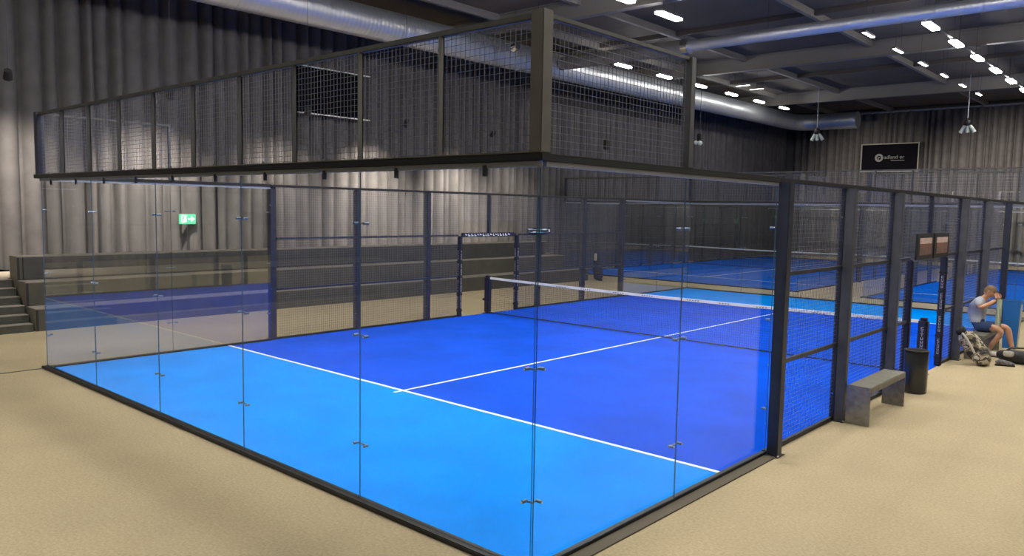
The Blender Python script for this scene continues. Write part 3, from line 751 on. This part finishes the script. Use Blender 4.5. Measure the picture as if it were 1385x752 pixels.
m = MB(); m.cyl((-17.07, 9.6, 6.78), (-17.07, 9.6, ZC), .006, M['steel'], 6); T.part(m, 'hanger'); m = MB(); m.cyl((-17.07, 11.0, 6.78), (-17.07, 11.0, ZC), .006, M['steel'], 6); T.part(m, 'hanger')
T = Thing('exit_sign', 'lit green exit sign with running figure on the left curtain', 'sign', (-17.25, 5.69, 2.06))
m = MB(); m.bevbox((-17.14, 5.47, 2.06), (-17.08, 5.92, 2.33), M['exit'], .008); pn = T.part(m, 'panel')
m = MB(); xs = -17.078
def q(y0, z0, y1, z1): m.box((xs-.002, y0, z0), (xs+.002, y1, z1), M['exitw'])
q(5.52, 2.10, 5.55, 2.30); q(5.52, 2.27, 5.66, 2.30); q(5.58, 2.10, 5.61, 2.20); q(5.60, 2.17, 5.65, 2.24); q(5.63, 2.12, 5.66, 2.19)
q(5.70, 2.18, 5.80, 2.22); q(5.79, 2.13, 5.82, 2.27); q(5.82, 2.16, 5.85, 2.24); q(5.85, 2.185, 5.88, 2.215); m.ball((xs, 5.64, 2.255), (.003, .018, .018), M['exitw'], 8)
T.part(m, 'pictogram', pn)
m = MB(); m.cyl((-17.11, 5.69, .96), (-17.11, 5.69, 2.06), .015, M['steel'], 8); m.box((-17.2, 5.55, .96), (-17.02, 5.83, .975), M['steel']); T.part(m, 'stand')

# ------------------------------------------------------------------ benches, bin
def bench(xa, xb, ya, yb, label, h=.49):
    T = Thing('bench', label, 'bench', ((xa+xb)/2, (ya+yb)/2, 0), 'steel benches')
    m = MB(); m.bevbox((xa, ya+.012, h-.085), (xb, yb-.012, h), M['bench_top'], .008); T.part(m, 'seat')
    for y in (ya, yb-.012):
        m = MB(); m.bevbox((xa, y, 0), (xb, y+.012, h), M['brushed'], .003); p = T.part(m, 'side_panel')
        m = MB()
        for xx in (xa+.03, xb-.03):
            for zz in (h-.02, h-.07): m.cyl((xx, y-.004, zz), (xx, y+.016, zz), .008, M['chrome'], 8)
        T.part(m, 'bolt', p)
bench(.16, .45, 5.95, 7.42, 'grey steel bench outside the right fence, nearest the camera')
bench(.0+.16, .46, 12.25, 13.75, 'grey steel bench under the seated person by the right fence', .455)
T = Thing('waste_bin', 'glossy black cylindrical waste bin beside the net post', 'bin', (.3, 8.5, 0))
m = MB(); m.lathe([(0, .0), (.155, 0), (.165, .02), (.165, .60), (.158, .615)], .3, 8.5, M['bin'], 32); T.part(m, 'body')
m = MB(); m.lathe([(.158, .615), (.172, .62), (.172, .645), (.15, .65), (.14, .60), (.14, .2), (0, .2)], .3, 8.5, M['black'], 32); T.part(m, 'rim')

# ------------------------------------------------------------------ person
def skin_mesh(nodes, edges, mat, sub=2, root=0):
    me = bpy.data.meshes.new('s'); me.from_pydata([n[0] for n in nodes], edges, [])
    o = bpy.data.objects.new('s', me); C.objects.link(o)
    sk = o.modifiers.new('k', 'SKIN'); sk.use_smooth_shade = True
    ss = o.modifiers.new('u', 'SUBSURF'); ss.levels = sub
    for i, d in enumerate(me.skin_vertices[0].data):
        r = nodes[i][1]; d.radius = r if isinstance(r, tuple) else (r, r); d.use_root = (i == root)
    bpy.context.view_layer.update()
    ev = bpy.data.meshes.new_from_object(o.evaluated_get(bpy.context.evaluated_depsgraph_get()))
    bpy.data.objects.remove(o)
    vs = [v.co.copy() for v in ev.vertices]; fs = [tuple(p.vertices) for p in ev.polygons]
    return vs, fs
PY0 = 13.0; PX = .10
def P(x, y, z): return (x + PX, PY0 + y, z)
J = [
 (P(.10, 0, .57), (.13, .16)),      # 0 pelvis
 (P(.07, 0, .72), (.115, .145)),    # 1 waist
 (P(.08, 0, .88), (.125, .165)),    # 2 chest
 (P(.13, 0, 1.02), (.10, .14)),     # 3 upper chest
 (P(.19, 0, 1.10), .055),           # 4 neck
 (P(.25, 0, 1.16), .065),           # 5 head base
 (P(.27, 0, 1.235), .092),          # 6 head
 (P(.265, 0, 1.275), .075),         # 7 crown
]
E = [(0,1),(1,2),(2,3),(3,4),(4,5),(5,6),(6,7)]
def limb(start, pts):
    p = start
    for q in pts:
        J.append(q); E.append((p, len(J)-1)); p = len(J)-1
    return p
# legs: right (towards camera, -y) tucked, left forward
limb(0, [(P(.17, -.10, .55), .095), (P(.36, -.12, .555), .082), (P(.50, -.13, .53), .066), (P(.53, -.13, .47), .060), (P(.44, -.13, .32), .056), (P(.35, -.13, .15), .040), (P(.33, -.13, .085), .042), (P(.42, -.13, .05), .036), (P(.49, -.13, .045), .028)])
limb(0, [(P(.17, .10, .55), .095), (P(.38, .13, .56), .082), (P(.56, .15, .545), .066), (P(.60, .15, .49), .060), (P(.63, .15, .32), .056), (P(.68, .15, .15), .040), (P(.68, .15, .085), .042), (P(.77, .15, .05), .036), (P(.84, .15, .045), .028)])
# arms raised to the forehead
wr = limb(3, [(P(.13, -.17, 1.03), .062), (P(.15, -.25, .98), .052), (P(.18, -.29, .925), .045), (P(.29, -.23, .99), .042), (P(.40, -.13, 1.08), .030)])
wl = limb(3, [(P(.13, .17, 1.03), .062), (P(.15, .25, .98), .052), (P(.18, .29, .925), .045), (P(.29, .23, .99), .042), (P(.40, .13, 1.08), .030)])
T = Thing('person', 'person in pale shirt and navy shorts sitting on a bench, hands to forehead', 'person', (PX+.2, PY0, 0))
body = MB()
BV, BF = skin_mesh(J, E, M['skin'], 3); body.add(BV, BF, M['skin'], True)
# hands: palm + five bent fingers each, rooted in the wrist
for s in (-1, 1):
    N = [(P(.40, s*.13, 1.08), .028), (P(.415, s*.105, 1.13), (.034, .020))]; HE = [(0, 1)]
    def finger(dx, dy, ln, r):
        a = len(N); bx, by, bz = .415+dx, s*(.105-dy), 1.145
        N.append((P(bx, by, bz), r)); N.append((P(bx-.012, by-s*.018, bz+ln*.5), r*.92)); N.append((P(bx-.035, by-s*.035, bz+ln*.85), r*.8))
        HE.extend([(1, a), (a, a+1), (a+1, a+2)])
    for dx, dy, ln in ((.030, -.004, .062), (.012, .003, .074), (-.008, .004, .070), (-.026, -.002, .054)): finger(dx, dy, ln, .0095)
    a = len(N); N += [(P(.44, s*.09, 1.115), .011), (P(.452, s*.065, 1.135), .010), (P(.445, s*.045, 1.155), .009)]; HE += [(0, a), (a, a+1), (a+1, a+2)]
    vs, fs = skin_mesh(N, HE, M['skin'], 1); body.add(vs, fs, M['skin'], True)
# face: nose, ears, eyes, mouth (head bent down and forward)
tilt = Matrix.Rotation(math.radians(32), 4, 'Y')
hc = Vector(P(.275, 0, 1.225))
def hp(x, y, z): return hc + (tilt @ Vector((x, y, z)))
body.ball(hc, (.098, .076, .112), M['skin'], 18, tilt)
body.ball(hp(.10, 0, -.02), (.022, .014, .026), M['skin'], 10, tilt)
for s in (-1, 1):
    body.ball(hp(-.005, s*.077, -.01), (.02, .009, .03), M['skin'], 10, tilt)
    body.ball(hp(.088, s*.032, .008), (.010, .013, .008), M['eye'], 8, tilt)
body.ball(hp(.088, 0, -.06), (.010, .025, .008), M['lip'], 8, tilt)
T.part(body, 'body')
hm = MB()
bm = bmesh.new(); bmesh.ops.create_uvsphere(bm, u_segments=22, v_segments=16, radius=1)
for f in list(bm.faces):
    c = f.calc_center_median()
    if (c.z < .18 and c.x > -.15) or c.z < -.45 or (c.x > .8 and c.z < .4): bm.faces.remove(f)
rr = random.Random(2)
for v in bm.verts:
    k_ = 1 + rr.uniform(-.02, .03); v.co *= k_
hm.bm(bm, M['hair'], True, Matrix.Translation(hc) @ tilt @ Matrix.Diagonal((.108, .084, .122, 1)))
T.part(hm, 'hair')
# clothing: follows the body's own surface a centimetre out
def garment(name, keep, off, mat):
    me = bpy.data.meshes.new('g'); me.from_pydata([tuple(v) for v in BV], [], BF); me.update()
    nrm = [v.normal.copy() for v in me.vertices]
    sel = []
    for f in BF:
        c = sum((BV[i] for i in f), Vector()) / len(f)
        best = None
        for e in E:
            p, q = Vector(J[e[0]][0]), Vector(J[e[1]][0]); d = q - p
            t = max(0, min(1, (c-p).dot(d) / d.length_squared)); dist = (p + d*t - c).length
            if best is None or dist < best[0]: best = (dist, e, t)
        if keep(best[1], best[2], c): sel.append(f)
    used = sorted({i for f in sel for i in f}); mp = {i: k for k, i in enumerate(used)}
    m = MB(); m.add([BV[i] + nrm[i]*off for i in used], [[mp[i] for i in f] for f in sel], mat, True)
    bpy.data.meshes.remove(me)
    return T.part(m, name)
TORSO = {(0, 1), (1, 2), (2, 3)}
garment('shirt', lambda e, t, c: (e in TORSO and c.z > .62) or (e == (3, 4) and t < .45) or e in ((3, 26), (26, 27), (3, 31), (31, 32)) or (e in ((27, 28), (32, 33)) and t < .3) or (e in ((0, 8), (0, 17)) and c.z > .63), .016, M['shirt'])
garment('shorts', lambda e, t, c: (e == (0, 1) and c.z < .69) or e in ((0, 8), (0, 17), (8, 9), (17, 18)), .012, M['shorts'])
for ax_, s in ((.33, -1), (.68, 1)):
    y = (-.13 if s < 0 else .15); 
    m = MB(); m.tube([P(ax_-.005, y, .07), P(ax_, y, .11), P(ax_+.012, y, .17)], [.05, .046, .046], M['sock'], 12); T.part(m, 'sock')
    m = MB()
    m.tube([P(ax_-.06, y, .055), P(ax_, y, .062), P(ax_+.08, y, .055), P(ax_+.15, y, .048), P(ax_+.2, y, .04)], [.036, .054, .050, .043, .022], M['shoe'], 12)
    sh = T.part(m, 'shoe')
    m = MB(); m.bevbox(P(ax_-.09, y-.045, .0), P(ax_+.21, y+.045, .025), M['sole'], .012); T.part(m, 'sole', sh)
# towel hanging from the hand
T = Thing('towel', 'pale green towel hanging from the seated person\'s raised hands', 'towel', P(.46, -.12, .56))
m = MB(); vs = []; nU, nV = 9, 14
for side in (0, 1):
    for j in range(nV+1):
        for i in range(nU+1):
            u = i/nU - .5; v = j/nV
            vs.append(P(.455 + u*(.075+.02*v) + .012*side, -.115 + .018*math.sin(i*1.7+v*2) + side*.008, 1.10 - v*.50))
W_ = nU+1; off = W_*(nV+1)
for j in range(nV):
    for i in range(nU):
        a = j*W_+i
        pass
fs = []
for j in range(nV):
    for i in range(nU):
        a = j*W_+i; fs.append((a, a+1, a+W_+1, a+W_)); fs.append((off+a, off+a+W_, off+a+W_+1, off+a+1))
m.add(vs, fs, M['towel'], True); T.part(m, 'cloth')

# ------------------------------------------------------------------ bags, blue bin
def lump(mb, c, r, mat, rot=None, seed=0, amp=.12, seg=24):
    bm = bmesh.new(); bmesh.ops.create_icosphere(bm, subdivisions=4, radius=1)
    rnd = random.Random(seed); ph = [(rnd.uniform(0, 6), Vector((rnd.uniform(-3, 3), rnd.uniform(-3, 3), rnd.uniform(-3, 3)))) for _ in range(6)]
    for v in bm.verts:
        d = sum(math.sin(v.co.dot(k) + p) for p, k in ph) / 6
        s = Vector((math.copysign(abs(v.co.x)**.75, v.co.x), math.copysign(abs(v.co.y)**.75, v.co.y), math.copysign(abs(v.co.z)**.75, v.co.z)))
        v.co = s * (1 + amp*d)
    m = Matrix.Translation(c) @ (rot or Matrix()) @ Matrix.Diagonal((*r, 1))
    mb.bm(bm, mat, True, m)
T = Thing('backpack', 'camouflage patterned backpack slumped on the floor against the right fence', 'bag', (.42, 11.75, 0))
rot = Matrix.Rotation(math.radians(-38), 4, 'Y')
m = MB(); lump(m, (.42, 11.75, .30), (.155, .15, .33), M['camo'], rot, 3, .15); bd = T.part(m, 'body')
m = MB(); lump(m, (.57, 11.66, .15), (.13, .12, .12), M['camo'], rot, 8, .18); T.part(m, 'front_pocket', bd)
m = MB(); lump(m, (.19, 11.72, .585), (.085, .11, .065), M['bagblack'], rot, 5, .2); T.part(m, 'lid', label='black lid at the top of the backpack')
m = MB(); m.tube([(.24, 11.62, .56), (.33, 11.585, .46), (.40, 11.58, .34), (.46, 11.60, .22)], .02, M['bagwhite'], 8); T.part(m, 'strap')
T = Thing('racket_bag', 'black racket bag lying on the floor at the seated person\'s feet', 'bag', (1.05, 12.45, 0))
m = MB(); lump(m, (1.12, 12.45, .115), (.48, .17, .12), M['bagblack'], Matrix.Rotation(math.radians(-8), 4, 'Z'), 11, .14); bd = T.part(m, 'body')
m = MB(); lump(m, (.86, 12.33, .17), (.09, .06, .06), M['bagwhite'], None, 4, .2); T.part(m, 'side_patch', bd)
m = MB(); lump(m, (1.2, 12.36, .2), (.10, .08, .07), M['camo'], None, 6, .2); T.part(m, 'side_pocket', bd)
m = MB(); m.tube([(.75, 12.4, .18), (.9, 12.3, .29), (1.1, 12.3, .31), (1.3, 12.4, .2)], .016, M['bagblack'], 8); T.part(m, 'handle')
for i, (x, y, rz, nm) in enumerate(((.86, 11.95, .35, 'grey and white sports shoe lying beside the camouflage backpack'), (1.30, 11.98, -.2, 'grey and white sports shoe lying in front of the black racket bag'))):
    T = Thing('sports_shoe', nm, 'shoe', (x, y, 0), 'loose sports shoes')
    def sp(a, z): return (x + a*math.cos(rz), y + a*math.sin(rz), z)
    m = MB(); m.tube([sp(-.13, .06), sp(-.07, .075), sp(.03, .06), sp(.1, .05), sp(.16, .035)], [.03, .048, .046, .04, .018], M['shoe_grey'], 12); T.part(m, 'upper')
    m = MB(); m.tube([sp(-.14, .016), sp(-.06, .018), sp(.08, .018), sp(.17, .014)], [.016, .018, .018, .014], M['sole'], 10); T.part(m, 'sole')
T = Thing('ball_bin', 'tall blue bin with a pale side behind the seated person', 'bin', (.55, 14.35, 0))
m = MB(); z0, z1 = 0, .98
vs = [];
for (z, h) in ((0, .12), (.96, .155), (.98, .165), (.98, .14), (.3, .12)):
    vs += [(.55-h, 14.35-h, z), (.55+h, 14.35-h, z), (.55+h, 14.35+h, z), (.55-h, 14.35+h, z)]
fs = [(3, 2, 1, 0)] + [(4*r_+j, 4*r_+(j+1) % 4, 4*r_+4+(j+1) % 4, 4*r_+4+j) for r_ in range(4) for j in range(4)] + [(16, 17, 18, 19)]
m.add(vs, fs, M['bluebin']); bd = T.part(m, 'body')
m = MB(); m.add([(.55+.125, 14.26, .04), (.55+.125, 14.44, .04), (.55+.156, 14.46, .9), (.55+.156, 14.24, .9)], [(0, 1, 2, 3)], M['palebin']); 
m.add([(.55+.123, 14.26, .04), (.55+.123, 14.44, .04), (.55+.154, 14.46, .9), (.55+.154, 14.24, .9)], [(3, 2, 1, 0)], M['palebin']); T.part(m, 'side_panel', bd)

# ------------------------------------------------------------------ camera, world, colour management
cam = bpy.data.cameras.new('camera'); co = bpy.data.objects.new('camera', cam); C.objects.link(co)
px, py, pz, yaw, pit, rol, f = 3.48314106, -4.14743848, 2.62822330, -.730662989, -.0881602068, .0185250905, 1056.66529
fw = Vector((math.sin(yaw)*math.cos(pit), math.cos(yaw)*math.cos(pit), math.sin(pit)))
r = Vector((math.cos(yaw), -math.sin(yaw), 0)); u = r.cross(fw)
r2 = r*math.cos(rol) + u*math.sin(rol); u2 = -r*math.sin(rol) + u*math.cos(rol)
mt = Matrix((r2, u2, -fw)).transposed().to_4x4(); mt.translation = (px, py, pz)
co.matrix_world = mt
cam.sensor_fit = 'HORIZONTAL'; cam.sensor_width = 36; cam.lens = f/1385*36; cam.clip_end = 200
S.camera = co
w = bpy.data.worlds.new('World'); S.world = w; w.use_nodes = True
w.node_tree.nodes['Background'].inputs[0].default_value = (.01, .012, .02, 1)
S.view_settings.view_transform = 'Standard'; S.view_settings.look = 'None'
S.view_settings.exposure = 0.15; S.view_settings.gamma = 1; S.view_settings.use_curve_mapping = False
try:
    S.cycles.transparent_max_bounces = 40; S.cycles.max_bounces = 8; S.cycles.use_denoising = True
    S.cycles.sample_clamp_indirect = 6; S.cycles.caustics_reflective = False; S.cycles.caustics_refractive = False
except Exception: pass
